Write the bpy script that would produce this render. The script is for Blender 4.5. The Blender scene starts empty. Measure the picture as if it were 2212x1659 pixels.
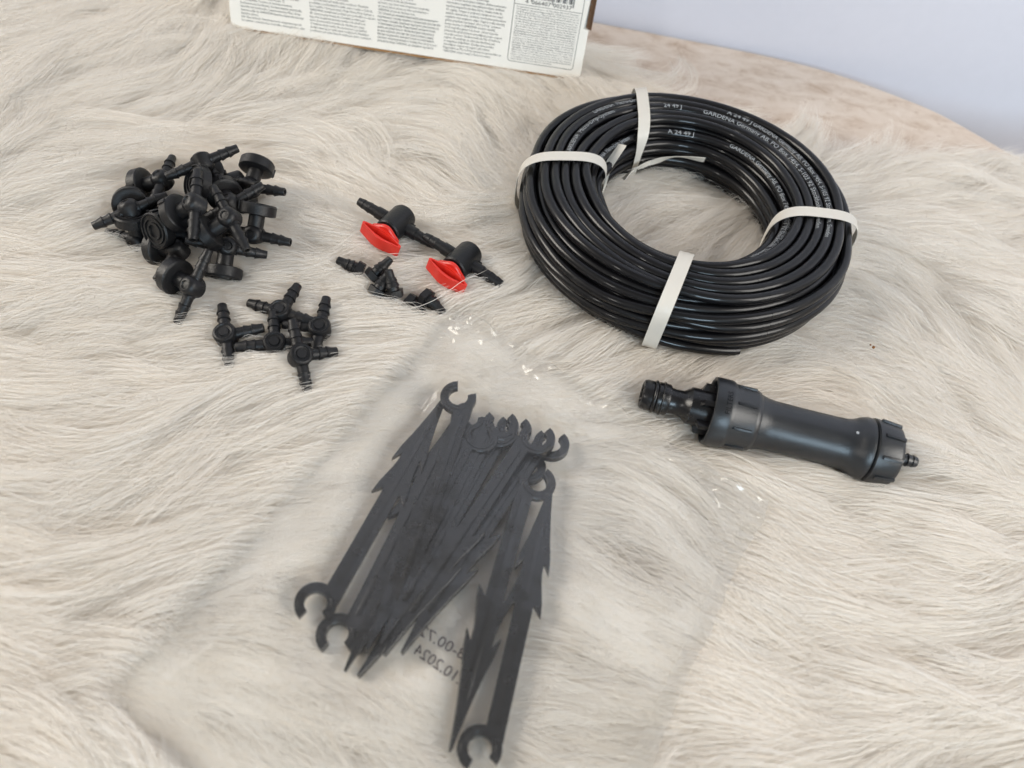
import bpy, bmesh, math, random
import numpy as np
from mathutils import Vector, Matrix, Euler
from mathutils import noise as mnoise

random.seed(7)
rng = np.random.default_rng(7)
scene = bpy.context.scene
col = scene.collection

# ------------------------------------------------------------------ camera
IW, IH, FPX = 2212.0, 1659.0, 1700.0
PITCH, ROLL, CAMH = math.radians(54.0), math.radians(10.8), 0.262
fw = np.array([0, math.cos(PITCH), -math.sin(PITCH)])
up0 = np.array([0, math.sin(PITCH), math.cos(PITCH)])
rt0 = np.array([1.0, 0, 0])
RT = math.cos(ROLL) * rt0 + math.sin(ROLL) * up0
UP = -math.sin(ROLL) * rt0 + math.cos(ROLL) * up0
CAM = np.array([0, 0, CAMH])

cd = bpy.data.cameras.new('camera')
cd.sensor_fit = 'HORIZONTAL'
cd.sensor_width = 36.0
cd.lens = 36.0 * FPX / IW
cd.clip_start, cd.clip_end = 0.01, 50.0
cd.dof.use_dof = True
cd.dof.focus_distance = 0.345
cd.dof.aperture_fstop = cd.lens / 3.4
cam = bpy.data.objects.new('camera', cd)
col.objects.link(cam)
M = Matrix((Vector(RT), Vector(UP), Vector(-fw))).transposed().to_4x4()
M.translation = Vector(CAM)
cam.matrix_world = M
scene.camera = cam


def P(x, y, z=0.0):
    """world point at height z that the lens sees at photo coordinate (x, y) of 2212 x 1659"""
    d = RT * (x - IW / 2) / FPX + UP * (IH / 2 - y) / FPX + fw
    return CAM + d * ((z - CAMH) / d[2])


# ------------------------------------------------------------------ light
world = bpy.data.worlds.new('World')
scene.world = world
world.use_nodes = True
bg = world.node_tree.nodes['Background']
bg.inputs[0].default_value = (1.0, 0.965, 0.915, 1)
bg.inputs[1].default_value = 0.25


def area(name, loc, target, size, power, color, sy=None):
    l = bpy.data.lights.new(name, 'AREA')
    l.shape = 'RECTANGLE'
    l.size, l.size_y = size, sy or size
    l.energy = power
    l.color = color
    o = bpy.data.objects.new(name, l)
    col.objects.link(o)
    o.location = loc
    o.rotation_euler = (Vector(target) - Vector(loc)).to_track_quat('-Z', 'Y').to_euler()
    return o


area('room_light', (-1.85, 0.25, 1.05), (-.05, .25, 0), 1.1, 42.0, (1.0, 0.93, 0.83))
area('window_light', (1.35, -0.35, 0.85), (.3, .45, 0), 0.8, 18.5, (1.0, 0.965, 0.91), 1.0)
area('front_window', (0.42, -1.05, 0.58), (.08, .25, 0), 0.40, 8.0, (0.64, 0.84, 1.0), 0.40)
area('room_lamp', (-0.75, -0.95, 0.88), (.06, .28, 0), 0.13, 2.0, (1.0, 0.96, 0.9))

vs = scene.view_settings
vs.view_transform = 'Standard'
vs.look = 'None'
vs.exposure = 0.1
vs.gamma = 1.0
vs.use_curve_mapping = False
cy = scene.cycles
cy.use_denoising = True
cy.max_bounces = 14
cy.diffuse_bounces = 10
cy.adaptive_threshold = 0.03
cy.glossy_bounces = 4
cy.transmission_bounces = 6
cy.transparent_max_bounces = 24
cy.caustics_reflective = False
cy.caustics_refractive = False
cy.sample_clamp_indirect = 6.0
scene.cycles_curves.shape = 'RIBBONS'
scene.cycles_curves.subdivisions = 2


# ------------------------------------------------------------------ materials
def new_mat(name):
    m = bpy.data.materials.new(name)
    m.use_nodes = True
    nt = m.node_tree
    for n in list(nt.nodes):
        nt.nodes.remove(n)
    out = nt.nodes.new('ShaderNodeOutputMaterial')
    return m, nt, out


def N(nt, t, **kw):
    n = nt.nodes.new(t)
    for k, v in kw.items():
        setattr(n, k, v)
    return n


def plastic(name, base, rough=0.45, spec=0.5, coat=0.0, coat_rough=0.1, bump=0.0, bscale=900.0, vary=0.25, cv=0.22):
    m, nt, out = new_mat(name)
    b = N(nt, 'ShaderNodeBsdfPrincipled')
    tc = N(nt, 'ShaderNodeTexCoord')
    nz = N(nt, 'ShaderNodeTexNoise')
    nz.inputs['Scale'].default_value = 180.0
    nz.inputs['Detail'].default_value = 5.0
    nt.links.new(tc.outputs['Object'], nz.inputs['Vector'])
    mr = N(nt, 'ShaderNodeMapRange')
    mr.inputs['To Min'].default_value = rough * (1 - vary)
    mr.inputs['To Max'].default_value = rough * (1 + vary)
    nt.links.new(nz.outputs['Fac'], mr.inputs['Value'])
    nt.links.new(mr.outputs[0], b.inputs['Roughness'])
    mc = N(nt, 'ShaderNodeMix', data_type='RGBA')
    mc.inputs['A'].default_value = (*[c * (1 - cv) for c in base], 1)
    mc.inputs['B'].default_value = (*[c * (1 + cv) for c in base], 1)
    nt.links.new(nz.outputs['Fac'], mc.inputs['Factor'])
    nt.links.new(mc.outputs['Result'], b.inputs['Base Color'])
    b.inputs['Specular IOR Level'].default_value = spec
    b.inputs['Coat Weight'].default_value = coat
    b.inputs['Coat Roughness'].default_value = coat_rough
    if bump:
        n2 = N(nt, 'ShaderNodeTexNoise')
        n2.inputs['Scale'].default_value = bscale
        n2.inputs['Detail'].default_value = 3.0
        nt.links.new(tc.outputs['Object'], n2.inputs['Vector'])
        bp = N(nt, 'ShaderNodeBump')
        bp.inputs['Strength'].default_value = bump
        bp.inputs['Distance'].default_value = 0.0004
        nt.links.new(n2.outputs['Fac'], bp.inputs['Height'])
        nt.links.new(bp.outputs[0], b.inputs['Normal'])
    nt.links.new(b.outputs[0], out.inputs['Surface'])
    return m


M_TUBE = plastic('tube_black', (0.004, 0.004, 0.005), 0.38, 0.20, 0.40, 0.10, 0.05, 1500)
M_FIT = plastic('fitting_black', (0.007, 0.007, 0.008), 0.42, 0.4, 0, .1, 0.35, 1400)
M_GLOSS = plastic('black_gloss', (0.005, 0.005, 0.006), 0.28, 0.5, 0, .1, 0.1, 900)
M_GREY = plastic('reducer_grey', (0.007, 0.009, 0.012), 0.36, 0.75, 0, .1, 0.2, 2300)
M_STAKE = plastic('stake_black', (0.004, 0.004, 0.005), 0.26, 0.8, 0, .1, 0.2, 900)
M_RED = plastic('handle_red', (0.64, 0.030, 0.018), 0.36, 0.5, 0, .1, 0.1, 700, 0.15, 0.1)
M_INK = plastic('black_ink', (0.03, 0.03, 0.035), 0.6, 0.3)
M_PRINT = plastic('grey_print', (0.34, 0.36, 0.38), 0.6, 0.3)
M_BAGINK = plastic('bag_ink', (0.06, 0.045, 0.05), 0.6, 0.2)
M_BODYINK = plastic('body_print', (0.006, 0.006, 0.007), 0.75, 0.2)
M_KRAFT = plastic('kraft_board', (0.30, 0.17, 0.075), 0.85, 0.2, 0, .1, 0.4, 900)
M_DARKKRAFT = plastic('brown_board', (0.15, 0.085, 0.05), 0.85, 0.2, 0, .1, 0.4, 900)
M_CARD = plastic('white_card', (0.80, 0.785, 0.74), 0.42, 0.4, 0, .1, 0.06, 500, 0.1, 0.02)
M_WALL = plastic('wall_paint', (0.65, 0.67, 0.76), 0.8, 0.2, 0, .1, 0.03, 700, 0.0, 0.02)
M_BACK = plastic('rug_hide', (0.80, 0.74, 0.65), 0.9, 0.1)
M_CRUMB = plastic('brown_crumb', (0.22, 0.10, 0.035), 0.8, 0.2)

# white ribbon ties
m, nt, out = new_mat('white_ribbon')
b = N(nt, 'ShaderNodeBsdfPrincipled')
b.inputs['Base Color'].default_value = (0.74, 0.71, 0.65, 1)
b.inputs['Roughness'].default_value = 0.4
b.inputs['Subsurface Weight'].default_value = 0.0
tl = N(nt, 'ShaderNodeBsdfTranslucent')
tl.inputs[0].default_value = (0.8, 0.78, 0.72, 1)
mx = N(nt, 'ShaderNodeMixShader')
mx.inputs[0].default_value = 0.2
nt.links.new(b.outputs[0], mx.inputs[1])
nt.links.new(tl.outputs[0], mx.inputs[2])
nt.links.new(mx.outputs[0], out.inputs['Surface'])
M_RIBBON = m

# speckled travertine look table top
m, nt, out = new_mat('stone_laminate')
b = N(nt, 'ShaderNodeBsdfPrincipled')
tc = N(nt, 'ShaderNodeTexCoord')
mp = N(nt, 'ShaderNodeMapping')
mp.inputs['Scale'].default_value = (34, 62, 34)
mp.inputs['Rotation'].default_value = (0, 0, math.radians(-8))
nt.links.new(tc.outputs['Object'], mp.inputs['Vector'])
n1 = N(nt, 'ShaderNodeTexNoise')
n1.inputs['Scale'].default_value = 1.6
n1.inputs['Detail'].default_value = 8.0
n1.inputs['Roughness'].default_value = 0.68
n1.inputs['Distortion'].default_value = 0.5
nt.links.new(mp.outputs[0], n1.inputs['Vector'])
cr = N(nt, 'ShaderNodeValToRGB')
e = cr.color_ramp.elements
e[0].position, e[0].color = 0.30, (0.44, 0.32, 0.23, 1)
e[1].position, e[1].color = 0.72, (0.72, 0.63, 0.55, 1)
x = cr.color_ramp.elements.new(0.42); x.color = (0.57, 0.46, 0.37, 1)
x = cr.color_ramp.elements.new(0.52); x.color = (0.65, 0.55, 0.46, 1)
nt.links.new(n1.outputs['Fac'], cr.inputs[0])
n3 = N(nt, 'ShaderNodeTexNoise')
n3.inputs['Scale'].default_value = 5.0
n3.inputs['Detail'].default_value = 4.0
nt.links.new(mp.outputs[0], n3.inputs['Vector'])
cr2 = N(nt, 'ShaderNodeValToRGB')
cr2.color_ramp.elements[0].position = 0.64
cr2.color_ramp.elements[0].color = (0, 0, 0, 1)
cr2.color_ramp.elements[1].position = 0.74
cr2.color_ramp.elements[1].color = (.75, .75, .75, 1)
nt.links.new(n3.outputs['Fac'], cr2.inputs[0])
mc = N(nt, 'ShaderNodeMix', data_type='RGBA')
mc.inputs['B'].default_value = (0.33, 0.20, 0.12, 1)
nt.links.new(cr2.outputs[0], mc.inputs['Factor'])
nt.links.new(cr.outputs[0], mc.inputs['A'])
nt.links.new(mc.outputs['Result'], b.inputs['Base Color'])
b.inputs['Roughness'].default_value = 0.38
nt.links.new(b.outputs[0], out.inputs['Surface'])
M_STONE = m

# clear bag film: mostly see-through, glossy, a little milky
def film_mat(name, haze):
    m, nt, out = new_mat(name)
    tr = N(nt, 'ShaderNodeBsdfTransparent')
    tr.inputs[0].default_value = (0.99, 0.99, 0.985, 1)
    df = N(nt, 'ShaderNodeBsdfDiffuse')
    df.inputs[0].default_value = (0.86, 0.85, 0.86, 1)
    m1 = N(nt, 'ShaderNodeMixShader')
    m1.inputs[0].default_value = haze
    tl = N(nt, 'ShaderNodeBsdfTranslucent')
    tl.inputs[0].default_value = (0.86, 0.85, 0.86, 1)
    m0 = N(nt, 'ShaderNodeMixShader')
    m0.inputs[0].default_value = 0.5
    nt.links.new(df.outputs[0], m0.inputs[1])
    nt.links.new(tl.outputs[0], m0.inputs[2])
    nt.links.new(tr.outputs[0], m1.inputs[1])
    nt.links.new(m0.outputs[0], m1.inputs[2])
    gl = N(nt, 'ShaderNodeBsdfGlossy')
    gl.inputs['Roughness'].default_value = 0.13
    gl.inputs['Color'].default_value = (1, 1, 1, 1)
    tc = N(nt, 'ShaderNodeTexCoord')
    nz = N(nt, 'ShaderNodeTexNoise')
    nz.inputs['Scale'].default_value = 70.0
    nz.inputs['Detail'].default_value = 3.0
    nt.links.new(tc.outputs['Object'], nz.inputs['Vector'])
    vo = N(nt, 'ShaderNodeTexVoronoi')
    vo.inputs['Scale'].default_value = 75.0
    nt.links.new(tc.outputs['Object'], vo.inputs['Vector'])
    dot = N(nt, 'ShaderNodeMapRange')
    dot.inputs['From Min'].default_value = 0.0
    dot.inputs['From Max'].default_value = 0.07
    dot.inputs['To Min'].default_value = 1.6
    dot.inputs['To Max'].default_value = 0.0
    nt.links.new(vo.outputs['Distance'], dot.inputs['Value'])
    ad = N(nt, 'ShaderNodeMath', operation='ADD')
    nt.links.new(nz.outputs['Fac'], ad.inputs[0])
    nt.links.new(dot.outputs[0], ad.inputs[1])
    bp = N(nt, 'ShaderNodeBump')
    bp.inputs['Strength'].default_value = 0.16
    bp.inputs['Distance'].default_value = 0.0005
    nt.links.new(ad.outputs[0], bp.inputs['Height'])
    nt.links.new(bp.outputs[0], gl.inputs['Normal'])
    lw = N(nt, 'ShaderNodeLayerWeight')
    nt.links.new(bp.outputs[0], lw.inputs['Normal'])
    pw = N(nt, 'ShaderNodeMath', operation='POWER')
    pw.inputs[1].default_value = 4.0
    nt.links.new(lw.outputs['Facing'], pw.inputs[0])
    mu = N(nt, 'ShaderNodeMath', operation='MULTIPLY_ADD')
    mu.inputs[1].default_value = 0.6
    mu.inputs[2].default_value = 0.036
    mu.use_clamp = True
    nt.links.new(pw.outputs[0], mu.inputs[0])
    m2 = N(nt, 'ShaderNodeMixShader')
    nt.links.new(mu.outputs[0], m2.inputs[0])
    nt.links.new(m1.outputs[0], m2.inputs[1])
    nt.links.new(gl.outputs[0], m2.inputs[2])
    nt.links.new(m2.outputs[0], out.inputs['Surface'])
    return m


M_FILM = film_mat('bag_film', 0.032)
M_FILM2 = film_mat('bag_film_under', 0.035)

# long cream fur
m, nt, out = new_mat('cream_fur')
hi = N(nt, 'ShaderNodeHairInfo')
cr = N(nt, 'ShaderNodeValToRGB')
e = cr.color_ramp.elements
e[0].position, e[0].color = 0.0, (0.955, 0.875, 0.765, 1)
e[1].position, e[1].color = 1.0, (0.985, 0.957, 0.91, 1)
x = e.new(0.4); x.color = (0.972, 0.92, 0.845, 1)
nt.links.new(hi.outputs['Random'], cr.inputs[0])
df = N(nt, 'ShaderNodeBsdfDiffuse')
tl = N(nt, 'ShaderNodeBsdfTranslucent')
nt.links.new(cr.outputs[0], df.inputs[0])
nt.links.new(cr.outputs[0], tl.inputs[0])
m1 = N(nt, 'ShaderNodeMixShader')
m1.inputs[0].default_value = 0.30
geo = N(nt, 'ShaderNodeNewGeometry')
sv = N(nt, 'ShaderNodeVectorMath', operation='MULTIPLY_ADD')
sv.inputs[1].default_value = (0.55, 0.55, 0.55)
sv.inputs[2].default_value = (0, 0, 1)
nt.links.new(geo.outputs['Normal'], sv.inputs[0])
nv = N(nt, 'ShaderNodeVectorMath', operation='NORMALIZE')
nt.links.new(sv.outputs[0], nv.inputs[0])
nt.links.new(nv.outputs[0], df.inputs['Normal'])
nt.links.new(df.outputs[0], m1.inputs[1])
nt.links.new(tl.outputs[0], m1.inputs[2])
hb = N(nt, 'ShaderNodeBsdfHair', component='Reflection')
hb.inputs['Color'].default_value = (0.9, 0.9, 0.9, 1)
hb.inputs['RoughnessU'].default_value = 0.3
hb.inputs['RoughnessV'].default_value = 0.6
m2 = N(nt, 'ShaderNodeMixShader')
m2.inputs[0].default_value = 0.14
nt.links.new(m1.outputs[0], m2.inputs[1])
nt.links.new(hb.outputs[0], m2.inputs[2])
nt.links.new(m2.outputs[0], out.inputs['Surface'])
M_FUR = m


# ------------------------------------------------------------------ mesh helpers
def mesh_data(name, verts, faces, mat, smooth=True):
    me = bpy.data.meshes.new(name)
    me.from_pydata([tuple(map(float, v)) for v in verts], [], faces)
    me.validate()
    me.update()
    bm = bmesh.new(); bm.from_mesh(me)
    bmesh.ops.recalc_face_normals(bm, faces=bm.faces)
    if smooth is not True and smooth is not False:      # angle in degrees
        lim = math.radians(smooth)
        for f in bm.faces: f.smooth = True
        for ed in bm.edges:
            if len(ed.link_faces) == 2 and ed.calc_face_angle(0) > lim:
                ed.smooth = False
    else:
        for f in bm.faces: f.smooth = smooth
    bm.to_mesh(me); bm.free()
    me.materials.append(mat)
    return me


def link(name, data, parent=None, loc=None, mat4=None):
    o = bpy.data.objects.new(name, data)
    col.objects.link(o)
    if parent is not None:
        o.parent = parent
    if mat4 is not None:
        o.matrix_local = mat4
    if loc is not None:
        o.location = loc
    return o


def part(name, verts, faces, mat, parent=None, smooth=35, loc=None):
    return link(name, mesh_data(name, verts, faces, mat, smooth), parent, loc)


def thing(name, label, cat, loc=(0, 0, 0), group=None, basis=None):
    o = bpy.data.objects.new(name, None)
    col.objects.link(o)
    o.empty_display_size = 0.01
    if basis is not None:
        mm = Matrix([list(r) for r in np.array(basis).T]).to_4x4()
        mm.translation = Vector(loc)
        o.matrix_world = mm
    else:
        o.location = loc
    o['label'], o['category'] = label, cat
    if group: o['group'] = group
    return o


def tag(o, label, cat, group=None):
    o['label'], o['category'] = label, cat
    if group: o['group'] = group
    return o


def lathe(prof, n=24, axis='X', off=0.0):
    """prof: (s, r); closed at r == 0 ends"""
    vs, fs, rings = [], [], []
    for s, r in prof:
        if r < 1e-7:
            rings.append([len(vs)]); vs.append((s, 0, 0))
        else:
            rings.append(list(range(len(vs), len(vs) + n)))
            for k in range(n):
                a = 2 * math.pi * k / n + off
                vs.append((s, r * math.cos(a), r * math.sin(a)))
    for A, B in zip(rings[:-1], rings[1:]):
        for k in range(n):
            k2 = (k + 1) % n
            if len(A) == 1 and len(B) == 1: continue
            if len(A) == 1: fs.append((A[0], B[k], B[k2]))
            elif len(B) == 1: fs.append((A[k], A[k2], B[0]))
            else: fs.append((A[k], A[k2], B[k2], B[k]))
    if axis == 'Y': vs = [(-y, x, z) for x, y, z in vs]
    if axis == 'Z': vs = [(-z, y, x) for x, y, z in vs]
    return vs, fs


def boxvf(x0, x1, y0, y1, z0, z1, bev=0.0):
    bm = bmesh.new()
    bmesh.ops.create_cube(bm, size=1)
    for v in bm.verts:
        v.co = Vector((x0 + (v.co.x + .5) * (x1 - x0), y0 + (v.co.y + .5) * (y1 - y0), z0 + (v.co.z + .5) * (z1 - z0)))
    if bev:
        bmesh.ops.bevel(bm, geom=bm.edges[:], offset=bev, segments=2, affect='EDGES', profile=.6)
    bm.verts.index_update()
    vs = [tuple(v.co) for v in bm.verts]
    fs = [tuple(v.index for v in f.verts) for f in bm.faces]
    bm.free()
    return vs, fs


def extrude2d(outline, z0, z1, bev=0.0, holes=None):
    bm = bmesh.new()
    vs = [bm.verts.new((x, y, z0)) for x, y in outline]
    f = bm.faces.new(vs)
    r = bmesh.ops.extrude_face_region(bm, geom=[f])
    for v in r['geom']:
        if isinstance(v, bmesh.types.BMVert): v.co.z = z1
    bmesh.ops.recalc_face_normals(bm, faces=bm.faces)
    if bev:
        ed = [e for e in bm.edges if abs(e.verts[0].co.z - e.verts[1].co.z) < 1e-9]
        bmesh.ops.bevel(bm, geom=ed, offset=bev, segments=1, affect='EDGES', clamp_overlap=True)
    bmesh.ops.triangulate(bm, faces=[f for f in bm.faces if len(f.verts) > 4])
    bm.verts.index_update()
    v2 = [tuple(v.co) for v in bm.verts]
    f2 = [tuple(v.index for v in f.verts) for f in bm.faces]
    bm.free()
    return v2, f2


def join(*vfs):
    vs, fs = [], []
    for v, f in vfs:
        b0 = len(vs)
        vs += list(v); fs += [tuple(i + b0 for i in q) for q in f]
    return vs, fs


def sweep(path, rad, n=12, closed=False, caps=True):
    p = np.asarray(path, float)
    k = len(p)
    if closed:
        t = np.roll(p, -1, 0) - np.roll(p, 1, 0)
    else:
        t = np.gradient(p, axis=0)
    t /= np.linalg.norm(t, axis=1)[:, None]
    upv = np.array([0, 0, 1.0])
    s = np.cross(t, upv); s /= np.maximum(np.linalg.norm(s, axis=1), 1e-9)[:, None]
    u = np.cross(s, t)
    rad = np.broadcast_to(rad, (k,))
    a = np.linspace(0, 2 * np.pi, n, endpoint=False)
    V = p[:, None] + rad[:, None, None] * (np.cos(a)[None, :, None] * s[:, None] + np.sin(a)[None, :, None] * u[:, None])
    vs = V.reshape(-1, 3).tolist()
    fs = []
    for i in range(k if closed else k - 1):
        j = (i + 1) % k
        for q in range(n):
            q2 = (q + 1) % n
            fs.append((i * n + q, i * n + q2, j * n + q2, j * n + q))
    if not closed and caps:
        fs.append(tuple(range(n))[::-1]); fs.append(tuple((k - 1) * n + q for q in range(n)))
    return vs, fs


def text_vf(body, size, width=None, res=2, align='LEFT', bold=False):
    c = bpy.data.curves.new('t', 'FONT')
    c.body = body
    c.size = 1.0
    c.align_x = align
    c.resolution_u = res
    if bold: c.offset = 0.012
    o = bpy.data.objects.new('t', c)
    me = bpy.data.meshes.new_from_object(o)
    v = np.array([q.co[:] for q in me.vertices]).reshape(-1, 3)
    f = [tuple(q.vertices) for q in me.polygons]
    bpy.data.objects.remove(o); bpy.data.curves.remove(c); bpy.data.meshes.remove(me)
    if len(v) == 0: return [], []
    v = v * size
    if width:
        w = v[:, 0].max() - v[:, 0].min()
        v[:, 0] *= width / w
    return v, f


def strips(v, f, n=7):
    bm = bmesh.new()
    vs = [bm.verts.new(tuple(q)) for q in v]
    for q in f:
        try: bm.faces.new([vs[i] for i in q])
        except ValueError: pass
    y0, y1 = min(q[1] for q in v), max(q[1] for q in v)
    for k in range(1, n):
        bmesh.ops.bisect_plane(bm, geom=bm.verts[:] + bm.edges[:] + bm.faces[:], plane_co=(0, y0 + (y1 - y0) * k / n, 0), plane_no=(0, 1, 0))
    bmesh.ops.triangulate(bm, faces=bm.faces[:])
    bm.verts.index_update()
    r = np.array([q.co[:] for q in bm.verts]), [tuple(w.index for w in q.verts) for q in bm.faces]
    bm.free()
    return r


def unit(v):
    v = np.asarray(v, float)
    return v / np.linalg.norm(v)


def frame(xd, yd):
    """orthonormal basis rows X, Y, Z; X along xd, Y towards yd"""
    X = unit(xd); Y = np.asarray(yd, float); Y = unit(Y - X * (Y @ X))
    return np.array([X, Y, np.cross(X, Y)])


# ------------------------------------------------------------------ the setting
TZ = -0.015            # table top
pts = [P(x, y, TZ)[:2] for x, y in [(1663, 120), (1799, 154), (1935, 204), (2025, 240), (2111, 288)]]
ye = P(1481, 84, TZ)[1]
edge = [(-0.62, ye), (-0.3, ye), (0.0, ye), (.08, ye)] + [tuple(p) for p in pts]
dx, dy = np.array(pts[-1]) - np.array(pts[-2])
edge += [(0.302, 0.425), (0.338, 0.36), (0.36, 0.27), (0.368, 0.15), (0.36, 0.03), (0.33, -.10), (0.27, -.2), (.17, -.27), (-.62, -.27)]
# round off the polyline
for _ in range(2):
    q = []
    for i in range(len(edge)):
        a_, b_ = np.array(edge[i]), np.array(edge[(i + 1) % len(edge)])
        q += [tuple(a_ * .75 + b_ * .25), tuple(a_ * .25 + b_ * .75)]
    edge = q
table = thing('table', 'beige stone-look table with a rounded corner under the fur rug', 'table', (0, 0, TZ))
v, f = extrude2d(edge, -0.026, 0.0, 0.0015)
part('table_top', v, f, M_STONE, table)
WY = ye + 0.0035
v, f = boxvf(-1.6, 1.6, WY, WY + 0.1, -0.75, 1.4)
wall = part('wall', v, f, M_WALL, None, False)
wall['kind'] = 'structure'

# ------------------------------------------------------------------ things lying on the rug
solids = []            # (object roots whose shape presses the fur)

# ---- hose coil
CX, CYY, RING, RA, RB = 0.065, 0.299, 0.060, 0.0192, 0.0161
TR = 0.00232
coil = thing('hose_coil', 'coil of glossy black micro drip hose tied with four white ribbons', 'hose', (CX, CYY, -.0012))
slots = []
rows = [6, 7, 8, 8, 8, 7, 5]
for r_, n_ in enumerate(rows):
    z = TR + 0.0003 + r_ * (2 * RB - 2 * TR) / (len(rows) - 1)
    half = (n_ - 1) / 2 * 0.00485
    xs_ = np.linspace(-half, half, n_) + (0.0005 if r_ % 2 else -0.0005)
    if r_ % 2: xs_ = xs_[::-1]
    for x_ in xs_: slots.append((x_, z))
slots = np.array(slots)
TH0 = math.radians(-62)
strap_az = [math.radians(a) for a in (-95.3, 178.8, 116.7, -4.1)]


def squeeze(th):
    s = np.zeros_like(th)
    for a in strap_az:
        d = (th - a + np.pi) % (2 * np.pi) - np.pi
        s = np.maximum(s, np.exp(-(d / .28) ** 2))
    return s


NT = 132
wind_rho = []
for i in range(len(slots)):
    t = np.linspace(0, 1, NT)
    th = TH0 + 2 * np.pi * t
    nxt = slots[i + 1] if i + 1 < len(slots) else slots[i] + (-.004, -.001)
    e0 = np.clip((t - .80) / .20, 0, 1); e0 = e0 * e0 * (3 - 2 * e0)
    sl = slots[i][None] * (1 - e0[:, None]) + nxt[None] * e0[:, None]
    fade = np.minimum(1, np.minimum(t, 1 - t) * 9)
    sq = 1 - 0.97 * squeeze(th)
    rs = np.random.default_rng(i + 40)
    wob = sum(rs.normal() * np.sin(k * th + rs.uniform(0, 6.3)) for k in (1, 2, 3)) * 0.00042 * sq * fade
    wz = sum(rs.normal() * np.sin(k * th + rs.uniform(0, 6.3)) for k in (1, 2, 3)) * 0.00036 * sq * fade
    rho = RING + sl[:, 0] * (1 - .05 * squeeze(th)) + wob
    z = np.maximum(sl[:, 1] + wz, TR)
    if i == len(slots) - 1:
        k = t < .93
        th, rho, z = th[k], rho[k], z[k]
    path = np.stack([rho * np.cos(th), rho * np.sin(th), z], -1)
    wind_rho.append((th, rho, z))
    v, f = sweep(path, TR, 14)
    part('winding', v, f, M_TUBE, coil, 60)
# loose outer end of the hose, cut square
t = np.linspace(0, 1, 60)
th = math.radians(-168) + t * math.radians(100)
rho = 0.0768 - .0008 * np.sin(t * 3)
z = 0.0115 - 0.006 * t ** 2
v, f = sweep(np.stack([rho * np.cos(th), rho * np.sin(th), z], -1), TR, 14)
part('hose_end', v, f, M_TUBE, coil, 60)


def tube_text(body, az0, az1, rtarget, size=0.0032, tilt=None):
    """lettering wrapped along the top of a winding, from azimuth az0 to az1 (clockwise seen from above)"""
    best = None
    am = math.radians((az0 + az1) / 2)
    for i in range(len(slots) - 14, len(slots)):
        th, rho, z = wind_rho[i]
        tt = (am - th + np.pi) % (2 * np.pi) - np.pi
        k = int(np.argmin(abs(tt)))
        c_ = abs(rho[k] - rtarget) - .0 * z[k] + (0.003 if z[k] < .0262 else 0)
        if best is None or c_ < best[0]: best = (c_, i)
    th, rho, z = wind_rho[best[1]]
    o_ = np.argsort((th) % (2 * np.pi)); thm = (th % (2 * np.pi))[o_]; rm = rho[o_]; zm = z[o_]
    v, f = strips(*text_vf(body, size, None, 2))
    rmean = float(np.mean(rho))
    Lw = abs(math.radians(az1 - az0)) * rmean
    v = np.array(v)
    v[:, 0] -= v[:, 0].min()
    v[:, 0] *= Lw / v[:, 0].max()
    yc = size * 0.36
    a = math.radians(az0) + (math.radians(az1 - az0)) * v[:, 0] / Lw
    aw = a % (2 * np.pi)
    rr = np.interp(aw, thm, rm, period=2 * np.pi); zz = np.interp(aw, thm, zm, period=2 * np.pi)
    # angle round the tube: letters face up and toward the viewer
    face = (np.arctan2(-np.sin(a), 1) * 0 + tilt) if tilt is not None else 0.0
    ph = face + (v[:, 1] - yc) / TR          # 0 = straight up, + = outward
    R2 = rr + (TR + 0.00006) * np.sin(ph)
    Z2 = zz + (TR + 0.00006) * np.cos(ph)
    V = np.stack([R2 * np.cos(a), R2 * np.sin(a), Z2], -1)
    part('hose_lettering', V, f, M_PRINT, coil, False)


ADDR = 'GARDENA Germany AB. PO Box 7454, S-103 92 Stockholm, Sweden'
tube_text(ADDR, 65, -52, .0455, .0031, -.35)
tube_text(ADDR, 86, -14, .0580, .0031, -.35)
tube_text(ADDR, 62, -18, .0645, .0031, -.2)
tube_text('A 24 49 J', 106, 89, .0440, .0031, -.45)
tube_text('24 49 J', 106, 97, .0590, .0031, -.2)
tube_text('A 24 49 J', 75, 63, .0645, .0031, -.1)
tube_text('GARDENA  Micro-Drip-System', 172, 134, .0440, .0031, -.25)
tube_text('GARDENA  Micro-Drip-System', 176, 133, .0590, .0031, .1)
tube_text('GARDENA  Micro-Drip', 142, 117, .0645, .0031, .1)
tube_text('GARDENA  Micro-Drip-System', -8, -62, .0450, .0031, .4)


def ribbon(path, widthvec, width, mat=M_RIBBON, thick=0.00022):
    """flat band: path (k,3), widthvec (k,3) unit, width (k,)"""
    p = np.asarray(path, float); w = np.asarray(widthvec, float); wd = np.broadcast_to(width, (len(p),))
    t = np.gradient(p, axis=0); t /= np.linalg.norm(t, axis=1)[:, None]
    nrm = np.cross(t, w); nrm /= np.maximum(np.linalg.norm(nrm, axis=1), 1e-9)[:, None]
    prof = [(-.5, 0), (-.17, .00012), (0, -.00008), (.17, .00012), (.5, 0)]
    vs, fs = [], []
    n = len(prof) * 2
    for i in range(len(p)):
        for s, h in prof: vs.append(p[i] + w[i] * wd[i] * s + nrm[i] * (h + thick))
        for s, h in prof[::-1]: vs.append(p[i] + w[i] * wd[i] * s + nrm[i] * h)
    for i in range(len(p) - 1):
        for q in range(n):
            q2 = (q + 1) % n
            fs.append((i * n + q, i * n + q2, (i + 1) * n + q2, (i + 1) * n + q))
    fs.append(tuple(range(n))); fs.append(tuple((len(p) - 1) * n + q for q in range(n))[::-1])
    return vs, fs


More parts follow.
